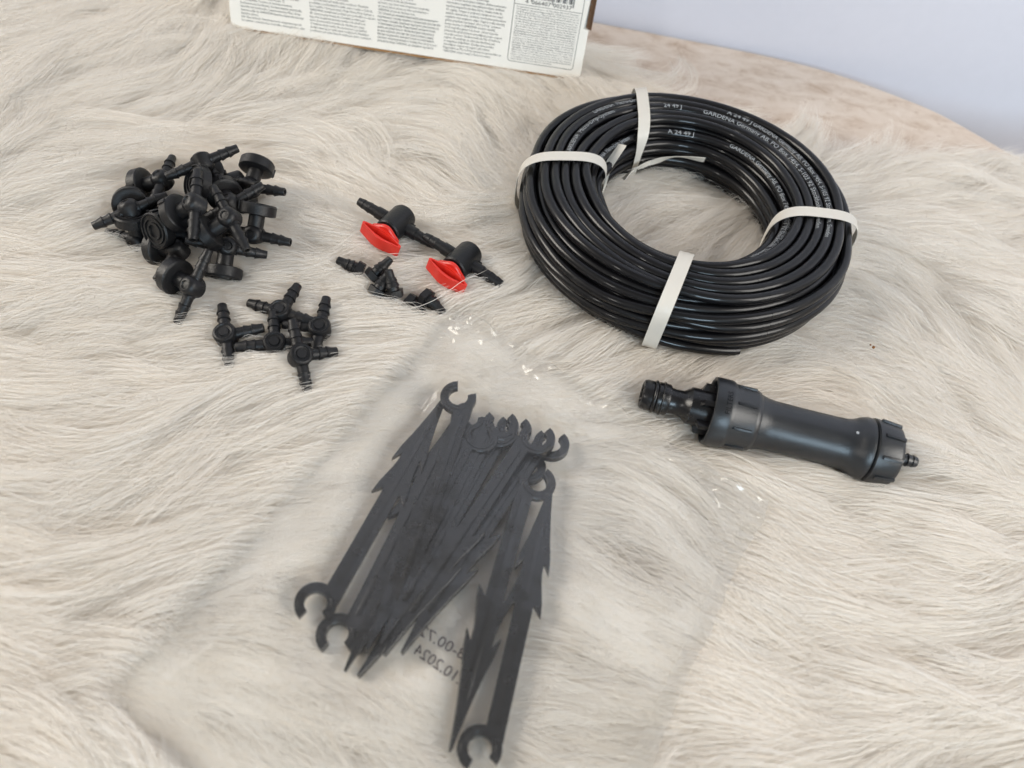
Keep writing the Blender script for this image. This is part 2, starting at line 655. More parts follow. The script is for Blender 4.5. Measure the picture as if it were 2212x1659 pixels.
strap_slant = [-0.05, 0.10, -0.12, 0.06]
straps = []
for si, a in enumerate(strap_az):
    er = np.array([math.cos(a), math.sin(a), 0]); et = np.array([-math.sin(a), math.cos(a), 0])
    q = np.linspace(0, 2 * np.pi, 64)
    ph = q + np.pi * 1.0 + 0.18           # starts and ends at the inner side
    cx_ = np.sign(np.cos(ph)) * abs(np.cos(ph)) ** .62 * (RA + .0014)
    cz_ = RB + np.sign(np.sin(ph)) * abs(np.sin(ph)) ** .62 * (RB + .0014)
    # taut over the top
    slant = strap_slant[si] * (cx_)
    path = er * (RING + cx_)[:, None] + et * slant[:, None] * 3 + np.array([0, 0, 1]) * cz_[:, None]
    inner = np.exp(-((np.minimum(q, 2 * np.pi - q)) / .55) ** 2)
    wid = 0.0064 * (1 - .55 * inner)
    wv = np.tile(et, (64, 1))
    v, f = ribbon(path, wv, wid)
    st = part('tie_ribbon', v, f, M_RIBBON, coil, 50)
    straps.append(st)


def tail(st, pts_, widths, wdirs):
    p = np.array(pts_) - np.array([CX, CYY, -.0012])
    k = 26
    s = np.linspace(0, len(p) - 1, k)
    ii = np.clip(s.astype(int), 0, len(p) - 2); ft = (s - ii)
    def cr_(A):
        A = np.asarray(A, float)
        Ae = np.vstack([2 * A[0] - A[1], A, 2 * A[-1] - A[-2]])
        p0, p1, p2, p3 = Ae[ii], Ae[ii + 1], Ae[ii + 2], Ae[ii + 3]
        t_ = ft[:, None]
        return .5 * (2 * p1 + (p2 - p0) * t_ + (2 * p0 - 5 * p1 + 4 * p2 - p3) * t_ ** 2 + (3 * p1 - p0 - 3 * p2 + p3) * t_ ** 3)
    path = cr_(p); wv = cr_(wdirs); wv /= np.linalg.norm(wv, axis=1)[:, None]
    wd = np.interp(s, range(len(p)), widths)
    v, f = ribbon(path, wv, wd)
    part('ribbon_tail', v, f, M_RIBBON, st, 50)


tail(straps[2], [P(1403, 352, .012), P(1425, 346, .014), P(1465, 338, .017), P(1522, 345, .018)], [.003, .0055, .0052, .0042], [(0, 0, 1), (.2, -.3, 1), (.1, -.8, .7), (0, -.4, 1)])
tail(straps[2], [P(1404, 352, .013), P(1385, 360, .013), P(1366, 368, .012), P(1347, 388, .010)], [.003, .005, .0045, .004], [(0, 0, 1), (.2, -.3, 1), (.1, -.8, .7), (.3, -.7, .4)])
tail(straps[1], [P(1296, 418, .010), P(1301, 398, .014), P(1312, 362, .020), P(1345, 312, .028)], [.003, .004, .0045, .005], [(1, .1, .2), (1, -.1, .2), (1, -.3, .3), (.7, -.6, .4)])
tail(straps[3], [P(1662, 500, .008), P(1652, 512, .006), P(1648, 520, .003)], [.003, .0035, .0030], [(0, 1, .3), (.5, .8, .2), (.6, .6, .2)])
solids.append(coil)

# ---- pressure reducer
A = P(1387, 850, 0.0085); B = P(1981, 999, 0.0105)
L = np.linalg.norm(B - A)
red = thing('pressure_reducer', 'dark grey pressure reducer with filter collar, ribbed end cap and thin hose nozzle', 'pressure reducer', tuple(A), None, frame(B - A, (0, 1, 0)))
S = L / 2060.0          # profile read off in these units along the axis


def sc_(s):
    return s if s < 600 else 600 + (s - 600) * .955


def pr(lst, n=48):
    return lathe([(sc_(s) * S, r * S * 1.06) for s, r in lst], n)


plug = join(pr([(60, 0), (60, 62), (0, 66), (-6, 84), (0, 100), (20, 108), (70, 108), (82, 100), (98, 100), (112, 112), (190, 112), (203, 104), (206, 94), (240, 89), (300, 92), (340, 118), (356, 132), (520, 138), (640, 138), (640, 0)]))
pg = part('tap_connector', *plug, M_GLOSS, red)
part('seal_ring', *lathe([(S * (90 + 14 * math.cos(t)), S * 1.06 * (104 + 14 * math.sin(t))) for t in np.linspace(0, 2 * math.pi, 14)], 48), M_GLOSS, pg, 60)
part('seal_ring', *lathe([(S * (150 + 9 * math.cos(t)), S * 1.06 * (112 + 9 * math.sin(t))) for t in np.linspace(0, 2 * math.pi, 14)], 48), M_GLOSS, pg, 60)
wing_v, wing_f = boxvf(400 * S, 700 * S, -22 * S, 22 * S, 95 * S, 196 * S, 8 * S)
wing_v = [(x + (0.0 if z < 150 * S else (35 * S if x < 450 * S else 0)), y, z) for x, y, z in wing_v]
wing = mesh_data('wing', wing_v, wing_f, M_GLOSS, 35)
for k in range(6):
    o = link('wing', wing, pg)
    o.rotation_euler = (math.radians(22 + 60 * k), 0, 0)
# collar: hollow cup with thin wall
collar = pr([(700, 120), (700, 205), (515, 212), (505, 218), (500, 228), (506, 240), (530, 245), (620, 245), (640, 240), (660, 228), (820, 222), (850, 212), (872, 190), (872, 120)], 64)
cl = part('filter_collar', *collar, M_GREY, red)
rib_v, rib_f = boxvf(665 * S, 800 * S, -13 * S, 13 * S, 224 * S, 250 * S, 7 * S)
rib = mesh_data('grip_rib', rib_v, rib_f, M_GREY, 35)
for k in range(8):
    o = link('grip_rib', rib, cl); o.rotation_euler = (math.radians(12 + 45 * k), 0, 0)
body = pr([(860, 0), (860, 200), (890, 192), (920, 184), (980, 178), (1200, 174), (1450, 175), (1540, 178), (1590, 187), (1625, 203), (1650, 214), (1690, 224), (1715, 222), (1722, 214), (1722, 0)], 64)
bd = part('reducer_body', *body, M_GREY, red)
capv = pr([(1724, 0), (1724, 205), (1732, 214), (1740, 228), (1760, 229), (1900, 216), (1925, 209), (1938, 194), (1943, 160), (1943, 0)], 64)
cp = part('end_cap', *capv, M_GREY, red)
rv, rf = boxvf(1720 * S, 1868 * S, -15 * S, 15 * S, 216 * S, 238 * S, 7 * S)
rv = [(x, y, z * 1.06 + 4 * S - (0 if x < 1800 * S else 14 * S)) for x, y, z in rv]
rib2 = mesh_data('grip_rib', rv, rf, M_GREY, 35)
for k in range(9):
    o = link('grip_rib', rib2, cp); o.rotation_euler = (math.radians(3 + 40 * k), 0, 0)
part('hose_nozzle', *lathe([(s * S, r * S) for s, r in [(1870, 46), (1955, 46), (1960, 40), (1978, 38), (1980, 50), (2018, 40), (2020, 46), (2050, 39), (2056, 34), (2056, 22), (2030, 20), (2030, 0)]], 24), M_GREY, red)
part('moulding_dot', *[(np.array(lathe([(0, 0), (0, 12 * S), (5 * S, 10 * S), (5 * S, 0)], 10, 'Z')[0]) * 1 + np.array([1535 * S, 0, 0])).tolist(), lathe([(0, 0), (0, 12 * S), (5 * S, 10 * S), (5 * S, 0)], 10, 'Z')[1]], M_PRINT, bd)
# the dot sits on the skin facing the lens
for o in bd.children:
    rr = 186 * S * 1.06
    o.rotation_euler = (math.radians(6), 0, 0)
    o.location = (0, -rr * math.sin(math.radians(6)), rr * math.cos(math.radians(6)))


def wrap_text(body_, s0, s1, rad, ang, size, parent, mat, across=False, lift=0.00008):
    v, f = text_vf(body_, size, None, 2)
    v = np.array(v); v[:, 0] -= v[:, 0].min()
    if not across:
        v[:, 0] *= (s1 - s0) / v[:, 0].max()
        a = ang - (v[:, 1]) / rad
        a = ang + v[:, 1] / rad
        V = np.stack([s0 + v[:, 0], (rad + lift) * np.sin(a), (rad + lift) * np.cos(a)], -1)
    else:
        a = ang + v[:, 0] / rad
        V = np.stack([s0 - v[:, 1] * 1.0, (rad + lift) * np.sin(a), (rad + lift) * np.cos(a)], -1)
    part('moulded_lettering', V, f, mat, parent, False)


wrap_text('GARDENA Germany AB, PO Box 7454, S-103 92 Stockholm', 985 * S, 1500 * S, 176 * S * 1.06, math.radians(34), 0.0021, bd, M_BODYINK)
wrap_text('FILTERS', 612 * S, 0, 245 * S * 1.06, math.radians(-36), 0.0029, cl, M_BODYINK, True)
solids.append(red)

# ---- barbed arm shared by the fittings (along +X from the hub)
def arm_profile(l, r=0.0022):
    return [(0, r * 1.25), (l * .26, r * 1.25), (l * .27, r * 1.08), (l * .48, r), (l * .49, r * 1.22), (l * .62, r), (l * .70, r * .98), (l * .71, r * 1.2),
            (l * .84, r * .92), (l * .985, r * .86), (l, r * .78), (l, r * .5), (l * .86, r * .45), (l * .86, 0)]


ARM_T = mesh_data('barbed_arm', *lathe(arm_profile(.0150), 16), M_FIT, 35)
ARM_D = mesh_data('barbed_arm', *lathe(arm_profile(.0165, .0021), 16), M_FIT, 35)
HUB_T = mesh_data('hub', *lathe([(-.0036, 0), (-.0036, .0030), (-.0030, .0044), (.0026, .0046), (.0034, .0041), (.0036, .0034), (.0032, .0031), (.0030, .0022), (.0036, .0019), (.0036, 0)], 24, 'Z'), M_FIT, 35)
HUB_D = mesh_data('hub', *lathe([(-.0040, 0), (-.0038, .0028), (-.0028, .0042), (.0026, .0042), (.0038, .0036), (.0046, .0024), (.0046, .0018), (.0040, .0015), (.0042, 0)], 24, 'Z'), M_FIT, 35)
ROT = lambda a: Matrix.Rotation(math.radians(a), 4, 'Z')


def t_joint(hub, e1, e2, e3, zs, label):
    zs = [q + .0018 for q in zs]
    h = P(*hub, zs[0]); a1 = P(*e1, zs[1]); a2 = P(*e2, zs[2]); a3 = P(*e3, zs[3])
    fr_ = frame(a1 - a2, a3 - h)
    if fr_[2][2] < 0: fr_ = frame(a2 - a1, a3 - h)
    t = thing('tee_connector', label, 'hose connector', tuple(h), 'black barbed tee connectors', fr_)
    link('hub', HUB_T, t)
    for a in (0, 90, 180):
        link('barbed_arm', ARM_T, t, None, ROT(a))
    solids.append(t)


t_joint((607, 675), (535, 651), (681, 694), (637, 607), (.0060, .006, .0085, .0075), 'black barbed tee resting its arm on another tee, beside the valve plugs')
t_joint((488, 725), (480, 671), (495, 792), (573, 727), (.0048, .006, .003, .006), 'black barbed tee standing at the outer end of the tee cluster, below the dripper pile')
t_joint((594, 744), (505, 751), (640, 742), (582, 696), (.0048, .005, .0045, .007), 'black barbed tee wedged in the middle of the tee cluster')
t_joint((691, 710), (707, 649), (682, 765), (617, 710), (.0052, .007, .003, .005), 'black barbed tee lying under the other tee arms, nearest the bag tip')
t_joint((648, 769), (636, 703), (667, 845), (731, 758), (.0085, .0125, .002, .005), 'topmost black barbed tee pointing an open arm toward the stake bag')

# ---- pile of drippers
def zz(x, y): return (207.4 + x * .2569, 288.0 + y * .2569)


ST_L, CAP_R, CAP_T = .0085, .0078, .0050
STEM = mesh_data('stem', *lathe([(0, .0031), (.002, .0034), (ST_L, .0034), (ST_L + .0004, .0034)], 20, 'Y'), M_FIT, 35)
CAPM = mesh_data('dripper_cap', *lathe([(ST_L, 0), (ST_L, .0066), (ST_L + .0003, .0076), (ST_L + .0005, CAP_R), (ST_L + CAP_T - .0006, CAP_R), (ST_L + CAP_T, CAP_R - .0005), (ST_L + CAP_T, .0070), (ST_L + CAP_T - .0008, .0068), (ST_L + CAP_T - .0008, .0058), (ST_L + CAP_T - .0001, .0056), (ST_L + CAP_T - .0001, .0050), (ST_L + CAP_T - .0008, .0048), (ST_L + CAP_T - .0008, .0038), (ST_L + CAP_T - .0001, .0036), (ST_L + CAP_T - .0001, .0028), (ST_L + CAP_T - .0010, .0026), (ST_L + CAP_T - .0010, 0)], 36, 'Y'), M_FIT, 35)
KNOB = mesh_data('setting_mark', *boxvf(-.0009, .0009, ST_L + .0007, ST_L + .0045, CAP_R - .0004, CAP_R + .0007, .0002), M_FIT, False)
DRIP = [  # hub(x,y,z mm), cap centre, arm tip, label
    ((895, 245, 24), (935, 345, 12), (1130, 140, 27), 'black dripper riding high on the pile with an open arm toward the box'),
    ((1050, 470, 14), (905, 430, 19), (1010, 310, 14), 'black dripper with rounded cap rim showing under the high rider'),
    ((1300, 455, 9), (1340, 320, 12), (1520, 398, 12), 'black dripper whose dish cap stands out at the box side of the pile'),
    ((1130, 600, 17), (1060, 480, 14), (1310, 470, 20), 'black dripper buried mid pile with one arm pointing toward the box'),
    ((835, 600, 29), (640, 700, 20), (650, 330, 25), 'black dripper on top of the pile with a shiny round hub dimple'),
    ((1125, 715, 25), (880, 880, 18), (935, 480, 28), 'black dripper lying across the top with a thick stem and tilted cap'),
    ((1330, 850, 8), (1355, 690, 14), (1570, 1015, 4), 'black dripper with a printed cap rim at the valve side of the pile'),
    ((815, 1290, 11), (610, 1170, 9), (680, 1530, 2), 'black dripper at the tee side of the pile, arm reaching out over the fur'),
    ((360, 900, 0), (320, 740, 9), (120, 780, 2), 'black dripper with its ringed cap face turned upward at the pile edge'),
    ((290, 650, 13), (300, 560, 4), (440, 590, 15), 'black dripper half under fur strands beside the ringed cap'),
    ((700, 760, 12), (565, 800, 15), (560, 600, 9), 'black dripper wedged below the top dripper with its cap on edge'),
    ((560, 400, 11), (430, 430, 8), (640, 300, 12), 'black dripper crossed by white fur strands at the back of the pile'),
    ((1100, 960, 11), (1065, 1220, 4), (1230, 880, 12), 'black dripper standing on its cap toward the tees'),
    ((1170, 400, 9), (1200, 520, 3), (1100, 330, 10), 'black dripper showing a grey rounded hub between two caps'),
    ((690, 985, 8), (520, 960, 4), (790, 940, 10), 'black dripper low in the pile, only a ribbed arm showing'),
    ((940, 840, 6), (830, 760, 4), (1080, 900, 6), 'black dripper sunk in the core of the pile'),
]
for hb_, cp_, am_, lab in DRIP:
    h = P(*zz(hb_[0], hb_[1]), hb_[2] / 1000 + .001); c = P(*zz(cp_[0], cp_[1]), cp_[2] / 1000 + .001); a_ = P(*zz(am_[0], am_[1]), am_[2] / 1000 + .001)
    Y = unit(c - h); X = a_ - h; X = unit(X - Y * (X @ Y)); Z = np.cross(X, Y)
    if Z @ (CAM - h) < 0: X, Z = X, Z          # hub is symmetric enough
    t = thing('drip_head', lab, 'dripper', tuple(h), 'pile of black adjustable drippers', np.array([X, Y, Z]))
    link('hub', HUB_D, t)
    if Z @ (CAM - h) < 0:
        t.children[0].rotation_euler = (math.pi, 0, 0)
    link('barbed_arm', ARM_D, t, None, ROT(0)); link('barbed_arm', ARM_D, t, None, ROT(180))
    st = link('stem', STEM, t)
    cpo = link('cap', CAPM, t)
    for kk in range(2):
        o = link('setting_mark', KNOB, cpo); o.rotation_euler = (0, random.uniform(0, 6.3), 0)
    solids.append(t)

# ---- shut-off valves
def z3(x, y): return (702.8 + x * .1771, 426.3 + y * .1771)


ARM_V = mesh_data('barbed_arm', *lathe([(0, .0029), (.0070, .0029), (.0071, .0025), (.0105, .0024), (.0107, .0026), (.0140, .0021), (.0141, .0023), (.0172, .0018), (.0172, .0012), (.0150, .0011), (.0150, 0)], 18), M_FIT, 35)
VBODY = mesh_data('valve_body', *lathe([(-.0075, 0), (-.0075, .0056), (-.0068, .0061), (.0062, .0061), (.0076, .0056), (.0083, .0045), (.0086, .0030), (.0087, 0)], 36, 'Y'), M_FIT, 35)


def oval(lx, ly, n=40, p=1.5):
    pts_ = []
    for k in range(n):
        a = 2 * math.pi * k / n
        c, s = math.cos(a), math.sin(a)
        bulge = ly * (0.45 + 0.55 * math.exp(-(c * 1.9) ** 2))
        pts_.append((lx * math.copysign(abs(c) ** .85, c), bulge * math.copysign(abs(s) ** .7, s)))
    return pts_


def ring_extrude(o1, o2, z0, z1):
    n = len(o1)
    vs = [(x, y, z0) for x, y in o1] + [(x, y, z1) for x, y in o1] + [(x, y, z0) for x, y in o2] + [(x, y, z1) for x, y in o2]
    fs = []
    for k in range(n):
        k2 = (k + 1) % n
        fs += [(k, k2, n + k2, n + k), (2 * n + k, 3 * n + k, 3 * n + k2, 2 * n + k2), (n + k, n + k2, 3 * n + k2, 3 * n + k), (k, 2 * n + k, 2 * n + k2, k2)]
    return vs, fs


hv1 = extrude2d(oval(.0072, .0052), .0, .0020, .0004)
to_y = lambda vf: ([(x, -.0080 - z, y) for x, y, z in vf[0]], vf[1])
canoe = lambda vf: ([(x, -.0128 + y, z) for x, y, z in vf[0]], vf[1])
o1_, o2_ = oval(.0102, .0032), oval(.0091, .0020)
hv2 = boxvf(-.0030, .0030, -.0112, -.0098, -.0022, .0022)
hv3 = ring_extrude(o1_, o2_, -.0030, .0030)
hv4 = extrude2d(oval(.0097, .0026), -.0029, -.0006)
HANDLE = mesh_data('handle', *join(to_y(hv1), hv2, canoe(hv3), canoe(hv4)), M_RED, 40)


def valve(near, far, t1, t2, h1, h2, lab):
    zc = .0074
    n_, f_ = P(*z3(*near), zc + .001), P(*z3(*far), zc)
    Y = unit(f_ - n_); c = (n_ + f_) / 2
    X = P(*z3(*t2), zc - .001) - P(*z3(*t1), zc + .003)
    X = unit(X - Y * (X @ Y)); Z = np.cross(X, Y)
    t = thing('shutoff_valve', lab, 'valve', tuple(c), 'shut-off valves with red handles', np.array([X, Y, Z]))
    link('valve_body', VBODY, t)
    for s in (0, 180):
        mm = Matrix.Translation((0.0, 0.0006, 0.0)) @ ROT(s) @ Matrix.Translation((.0035, 0, 0))
        link('barbed_arm', ARM_V, t, None, mm)
    part('lug', *boxvf(.0052, .0078, .0024, .0046, -.0012, .0012, .0003), M_FIT, t)
    hd = P(*z3(*h2), zc - .002) - P(*z3(*h1), zc + .002)
    ang = math.atan2(hd @ Z, hd @ X)
    o = link('handle', HANDLE, t)
    o.rotation_euler = (0, -ang, 0)
    solids.append(t)


valve((770, 410), (950, 240), (460, 130), (1220, 550), (450, 360), (860, 600), 'black shut-off valve with red handle, its arm toward the dripper pile side')
valve((1580, 860), (1755, 690), (1255, 590), (2060, 1020), (1290, 830), (1720, 1130), 'black shut-off valve with red handle lying closer to the hose coil')

# ---- end plugs
PLUG = lathe([(0, 0), (0, .0034), (.0030, .0037), (.0032, .0027), (.0046, .0026), (.0048, .0031), (.0068, .0023), (.0070, .0027), (.0086, .0020), (.0118, .0017), (.0122, .0012), (.0118, .0009), (.0100, 0)], 18)
hexv = lathe([(-.0002, 0), (-.0002, .0039), (.0029, .0043), (.0029, 0)], 6)
PL_B = mesh_data('plug_shaft', *PLUG, M_FIT, 35)
PL_H = mesh_data('plug_head', *hexv, M_FIT, False)
for (hx, hy, hz), (tx, ty, tz), lab in [
    ((455, 905, 2.5), (165, 770, 5), 'thin black end plug lying along the fur at the pile side of the plug group'),
    ((560, 985, 3.5), (755, 790, 9), 'black end plug pointing up out of the plug group'),
    ((610, 1185, 2.5), (745, 970, 8), 'black end plug leaning on its neighbour in the plug group'),
    ((850, 1215, 3), (790, 965, 10), 'thick black end plug standing at the side of the plug group'),
    ((1000, 1250, 1.5), (1225, 1435, -1), 'black end plug almost hidden under fur strands'),
    ((1200, 1190, 4.5), (1440, 1405, 2.5), 'lone black end plug with hexagonal head below the second red valve'),
]:
    h, t_ = P(*z3(hx, hy), hz / 1000 + .0012), P(*z3(tx, ty), tz / 1000 + .0015)
    o = thing('end_plug', lab, 'hose plug', tuple(h), 'black hose end plugs', frame(t_ - h, (0.3, .2, 1)))
    link('plug_shaft', PL_B, o); link('plug_head', PL_H, o)
    solids.append(o)

# ---- cardboard box
BO = P(500, 62, .003) + np.array([0, 0, .0012])
bx = unit(P(1240, 170, .003) - BO)
bz = np.array([.011, .247, .969]); bz = unit(bz - bx * (bz @ bx))
by = np.cross(bz, bx)
box = thing('cardboard_box', 'white printed cardboard box with many languages and a barcode, standing on the fur', 'box', tuple(BO), None, np.array([bx, by, bz]))
W_, H_, D_ = .1985, .125, .055
fo = [(0.003, 0), (.1945, 0), (.1975, .002), (.1975, .0268), (.1948, .0272), (.1958, .044), (.1958, H_), (0, H_), (0, .003), (.0008, .0010)]
v, f = extrude2d(fo, 0, .0016, .0003)
part('front_panel', [(x, .0016 - z, y) for x, y, z in v], f, M_CARD, box)
v, f = boxvf(.001, W_ - .002, .0019, D_, .0006, H_)
part('carton', v, f, M_CARD, box, False)
v, f = boxvf(.003, .195, -.0003, .0018, -.0010, -.00005)
part('bottom_edge', v, f, M_KRAFT, box, False)
# corrugated flap edge in the carrying slot
vf = [boxvf(.1960, .1964, .0004, .0017, .0275, H_), boxvf(.1984, .1990, .0006, .0030, .0268, H_)]
for k in range(40):
    z0 = .0280 + k * .0024
    vf.append(boxvf(.1964, .1968, .0006 + .0006 * (k % 2), .0012 + .0006 * (k % 2), z0, z0 + .0021))
vf.append(boxvf(.1968, .1984, .0012, .0030, .0268, H_))
part('corrugated_flap', *join(*vf), M_DARKKRAFT, box, False)


def face_text(lines, u0, v0, pitch, size, width_of=None, mat=M_INK, name='printed_text'):
    acc = []
    for k, s in enumerate(lines):
        if not s: continue
        w = None
        if width_of: w = width_of if isinstance(width_of, float) else width_of[k]
        v, f = text_vf(s, size, None, 1)
        v = np.array(v)
        cur = v[:, 0].max()
        if w and cur > 0:
            sc = w / cur if width_of.__class__ is not float else width_of_scale
            v[:, 0] *= sc
        acc.append(([(x + u0, -.00008, y + v0 + k * pitch) for x, y, z in v], f))
    part(name, *join(*acc), mat, box, False)


PTC = .00182
c1 = ['for planter i enkeltpotter med ulike vanningsbehov, eller', 'NO Klar-til-bruk. Vannbesparende dryppvanningssett', 'kastelua varten.', 'System-osilla tai GARDENA-kastelunohjaimella kätevää', 'kasveille tai kasviriveille. Laajennettavissa Micro-Drip-', 'korkeuserosta huolimatta. Voidaan käyttää yksittäisille', 'parvekekasville. Tasainen ja luotettava kastelu', 'kasvien kasteluun. Ihanteellinen jopa 15', 'FI Käyttövalmis setti vettä säästävään tippakasteluun', 'vanningscomputer', 'eller blomkrukor. Idealisk']
c2 = ['používanie pri jednotlivých rastlinách alebo rastlinách', 'zavlažovanie aj pri výškových rozdieloch. Flexibilné', '15 balkónových rastlín. Rovnomerné a spoľahlivé', 'alebo kvetinových hrantíkoch. Ideálna pre max.', 'úspornú kvapkovú závlahu rastlín v kvetináčoch', 'SK Súprava pripravená na okamžité použitie pre', 'GARDENA zavlažovací počítač pro pohodlné používání.', 'Lze rozšířit o komponenty z řady Micro-Drip-System a', 'používání u jednotlivých rostlin nebo rostlin v řádcích.', 'zavlažování také při výškových rozdílech. Flexibilní', 'rostlin. Rovnoměrné a spolehlivé', 'v květináčích. Ideální pro max. 15', 'CS Sada připravená k okamžitému použití pro']
c3 = ['регулятор води GARDENA, що додають зручності.', 'системи мікрокрапельного поливу Micro-Drip-System і', 'Можна подовжити, використовуючи компоненти', 'як для окремих рослин, так і для рослин у рядку.', 'навіть на різній висоті. Може використовуватися', '15 балконних рослин. Рівномірний і якісний полив', 'квіткових вазонів. Ідеально підходить для поливу до', 'крапельного поливу окремих горщикових рослин або', 'UK Готовий до використання набір для економного', 'GARDENA sistema za doziranje vode.', 'uz pomoć djelova sistema za mikro navodnjavanje i', 'upotrebu, ovaj sistem nudi i mogućnost nadogradnje', 'biljke zasađene u nizu. Za jednostavnu', 'Fleksibilna upotreba za pojedinačno', 'zalivanje čak i na različitim visinama, kada postoji']
c4 = ['GARDENA ūdens kontroli ērtai lietošanai.', 'Pagarināms ar Micro-Drip-System komponentēm un', 'atsevišķiem augiem vai augiem pēc kārtas.', 'ar augstuma atšķirībām. Elastīga izmantošana', 'augiem. Vienmērīga un uzticama laistīšana pat', 'vai puķu podiem. Ideāli piemērots līdz 15 balkona', 'pilienveida apūdeņošanai atsevišķiem podos augiem', 'LV Komplekts gatavs lietošanai - ūdeni taupošai', 'komponentus ir GARDENA vandens valdiklį.', 'galima praplėsti naudojant „Micro-Drip“ sistemos', 'augalams arba augalams eilėse. Pagal poreikį sistemą', 'aukščio skirtumams. Lankstus naudojimas pavieniams', '15 augalų. Tolygus ir patikimas laistymas net esant', 'vandenį taupančiu lašeliniu būdu. Idealiai tinka iki', 'vazoniniams augalams arba gėlių loveliams drėkinti', 'LT Paruoštas naudojimui rinkinys, skirtas pavieniams', 'ja GARDENA kastmiskompuutritega', 'Laiendatav Micro-Drip-System']
for lines, u0, wref in ((c1, .00635, .0350), (c2, .0443, .0340), (c3, .0817, .0337), (c4, .1187, .0322)):
    v, f = text_vf(lines[0] if lines is not c3 else lines[1], .0017, None, 1)
    v = np.array(v); full = v[:, 0].max()
    if lines is c4:
        v, f = text_vf(lines[6], .0017, None, 1); full = np.array(v)[:, 0].max()
    width_of_scale = wref / full
    face_text(lines, u0, .00425, PTC, .0017, 1.0)
fine = ['Newton Aycliffe, County Durham DL5 6UP, Great Britain', 'to Great Britain: Husqvarna UK Ltd, Preston Road, Aycliffe Industrial Park,', 'Kaunas • LV Husqvarna Latvija, Ulbrokas iela 19A, LV-1021, Riga • Importer', 'Tallinn, 11216 Eesti • LT UAB Husqvarna Lietuva, Ateities pl. 77C, LT-52104', 'Albania. Mob: +355 69 877 7821 • ET Husqvarna Eesti OÜ, Valdeku 132,', 'Германия • SQ KRAFT SHPK, Autostrada Tirane - Durres, Km 7, 1051 Tirane', 'България · Производител: Гардена, Германия · Страна на произход:', 'България АД · Стопански двор, ул. 8 ми декември 13, 1700 София', 'Adil Sok. No:3/1, 34873 Kartal ISTANBUL Mensei: Almanya • BG Агроленд', 'madex-inter.ro • TR Dost Bahçe Diş Ticaret Mümessillik A.Ş., Yunus Mah.', 'Odaii 117 - 123, sector 1, RO 013603, Bucuresti, tel. 021 352 76 03/04/05', 'Петропавлівська Борщагівка, Україна • RO Madex International SRL Sos.', 'Петропавлівська 4, 08130, Київська обл., Києво-Святошинський р-н, с.', '74260 Tešanj. Country of origin: Njemačka • UA АТ Альцест, Адреса: вул.', '• BA Uvoznik i distributer: SILK TRADE d.o.o., Bukva bb, Medakovo,', 'd.o.o., Slobodana Đurića 21, 11000 Beograd, Zemlja porijekla: Nemačka', 'porekla: Nemčija, Zemlja porijekla: Njemačka • SR Uvoznik i distributer:', 'HR Husqvarna Austria GmbH, Industriezeile 36, 4010 Linz, Austrija. Držav', '42, Ελλάδα, Τηλ.: +30 210 5193100, info@papadopoulos.com.gr • SL/', '27600264 • EL Π. ΠΑΠΑΔΟΠΟΥΛΟΣ ΑΕΒΕ, Λεωφ. Αθηνών 92, Αθήνα Τ.Κ. 104', 'CS/SK Husqvarna Česko s.r.o., Türkova 2319/5b, 149 00 Praha 4 - Chodov, IČ', 'HU Forgalmazó: Husqvarna Magyarország Kft., 1044 Budapest, Ezred u. 1-3. •', 'PL Husqvarna Poland Spółka z o.o., ul. Wysockiego 15B, 03-371 Warszawa •']
face_text(fine, .1567, .0057, .00125, .00112, [.0346 if k else .0235 for k in range(len(fine))], M_INK, 'fine_print')
# barcode and its frame
bars = []
x = .1640
pat = '101' + ''.join(random.choice(['0001101', '0011001', '0010011', '0111101', '0100011']) for _ in range(6)) + '01010' + ''.join(random.choice(['1110010', '1100110', '1101100', '1000010', '1011100']) for _ in range(6)) + '101'
mw = (.1873 - .1640) / len(pat)
for k, c in enumerate(pat):
    if c == '1':
        low = .0368 if (k < 3 or 45 <= k < 50 or k >= 92) else .0384
        bars.append(boxvf(x + k * mw, x + (k + 1) * mw, -.0001, -.00002, low, .060))
part('barcode', *join(*bars), M_INK, box, False)
digs = []
for s, u0, u1 in (('4', .1610, .1626), ('066407', .1643, .1747), ('002937', .1761, .1862)):
    v, f = text_vf(s, .0029, u1 - u0, 2)
    digs.append(([(q[0] + u0, -.00009, q[1] + .0357) for q in v], f))
part('barcode_digits', *join(*digs), M_INK, box, False)
fr = []
x0, x1, z0, rr = .1552, .1925, .0046, .0016
pl = [(x0, .075)] + [(x0 + rr - rr * math.cos(a), z0 + rr - rr * math.sin(a)) for a in np.linspace(0, math.pi / 2, 6)] + [(x1 - rr + rr * math.sin(a), z0 + rr - rr * math.cos(a)) for a in np.linspace(0, math.pi / 2, 6)] + [(x1, .075)]
p3 = np.array([(a, -.00006, b) for a, b in pl])
v, f = [], []
hw = .00013
for k in range(len(p3)):
    d = p3[min(k + 1, len(p3) - 1)] - p3[max(k - 1, 0)]; d = d / np.linalg.norm(d); n_ = np.array([-d[2], 0, d[0]])
    v += [p3[k] + n_ * hw, p3[k] - n_ * hw]
for k in range(len(p3) - 1): f.append((2 * k, 2 * k + 1, 2 * k + 3, 2 * k + 2))
lv, lf = boxvf(x0, x1, -.00008, -.00003, .0347, .0349)
part('print_frame', *join((v, f), (lv, lf)), M_INK, box, False)
solids.append(box)

# ---- stakes
SO = 3.5               # the clip ring sits beside the shaft line, mm


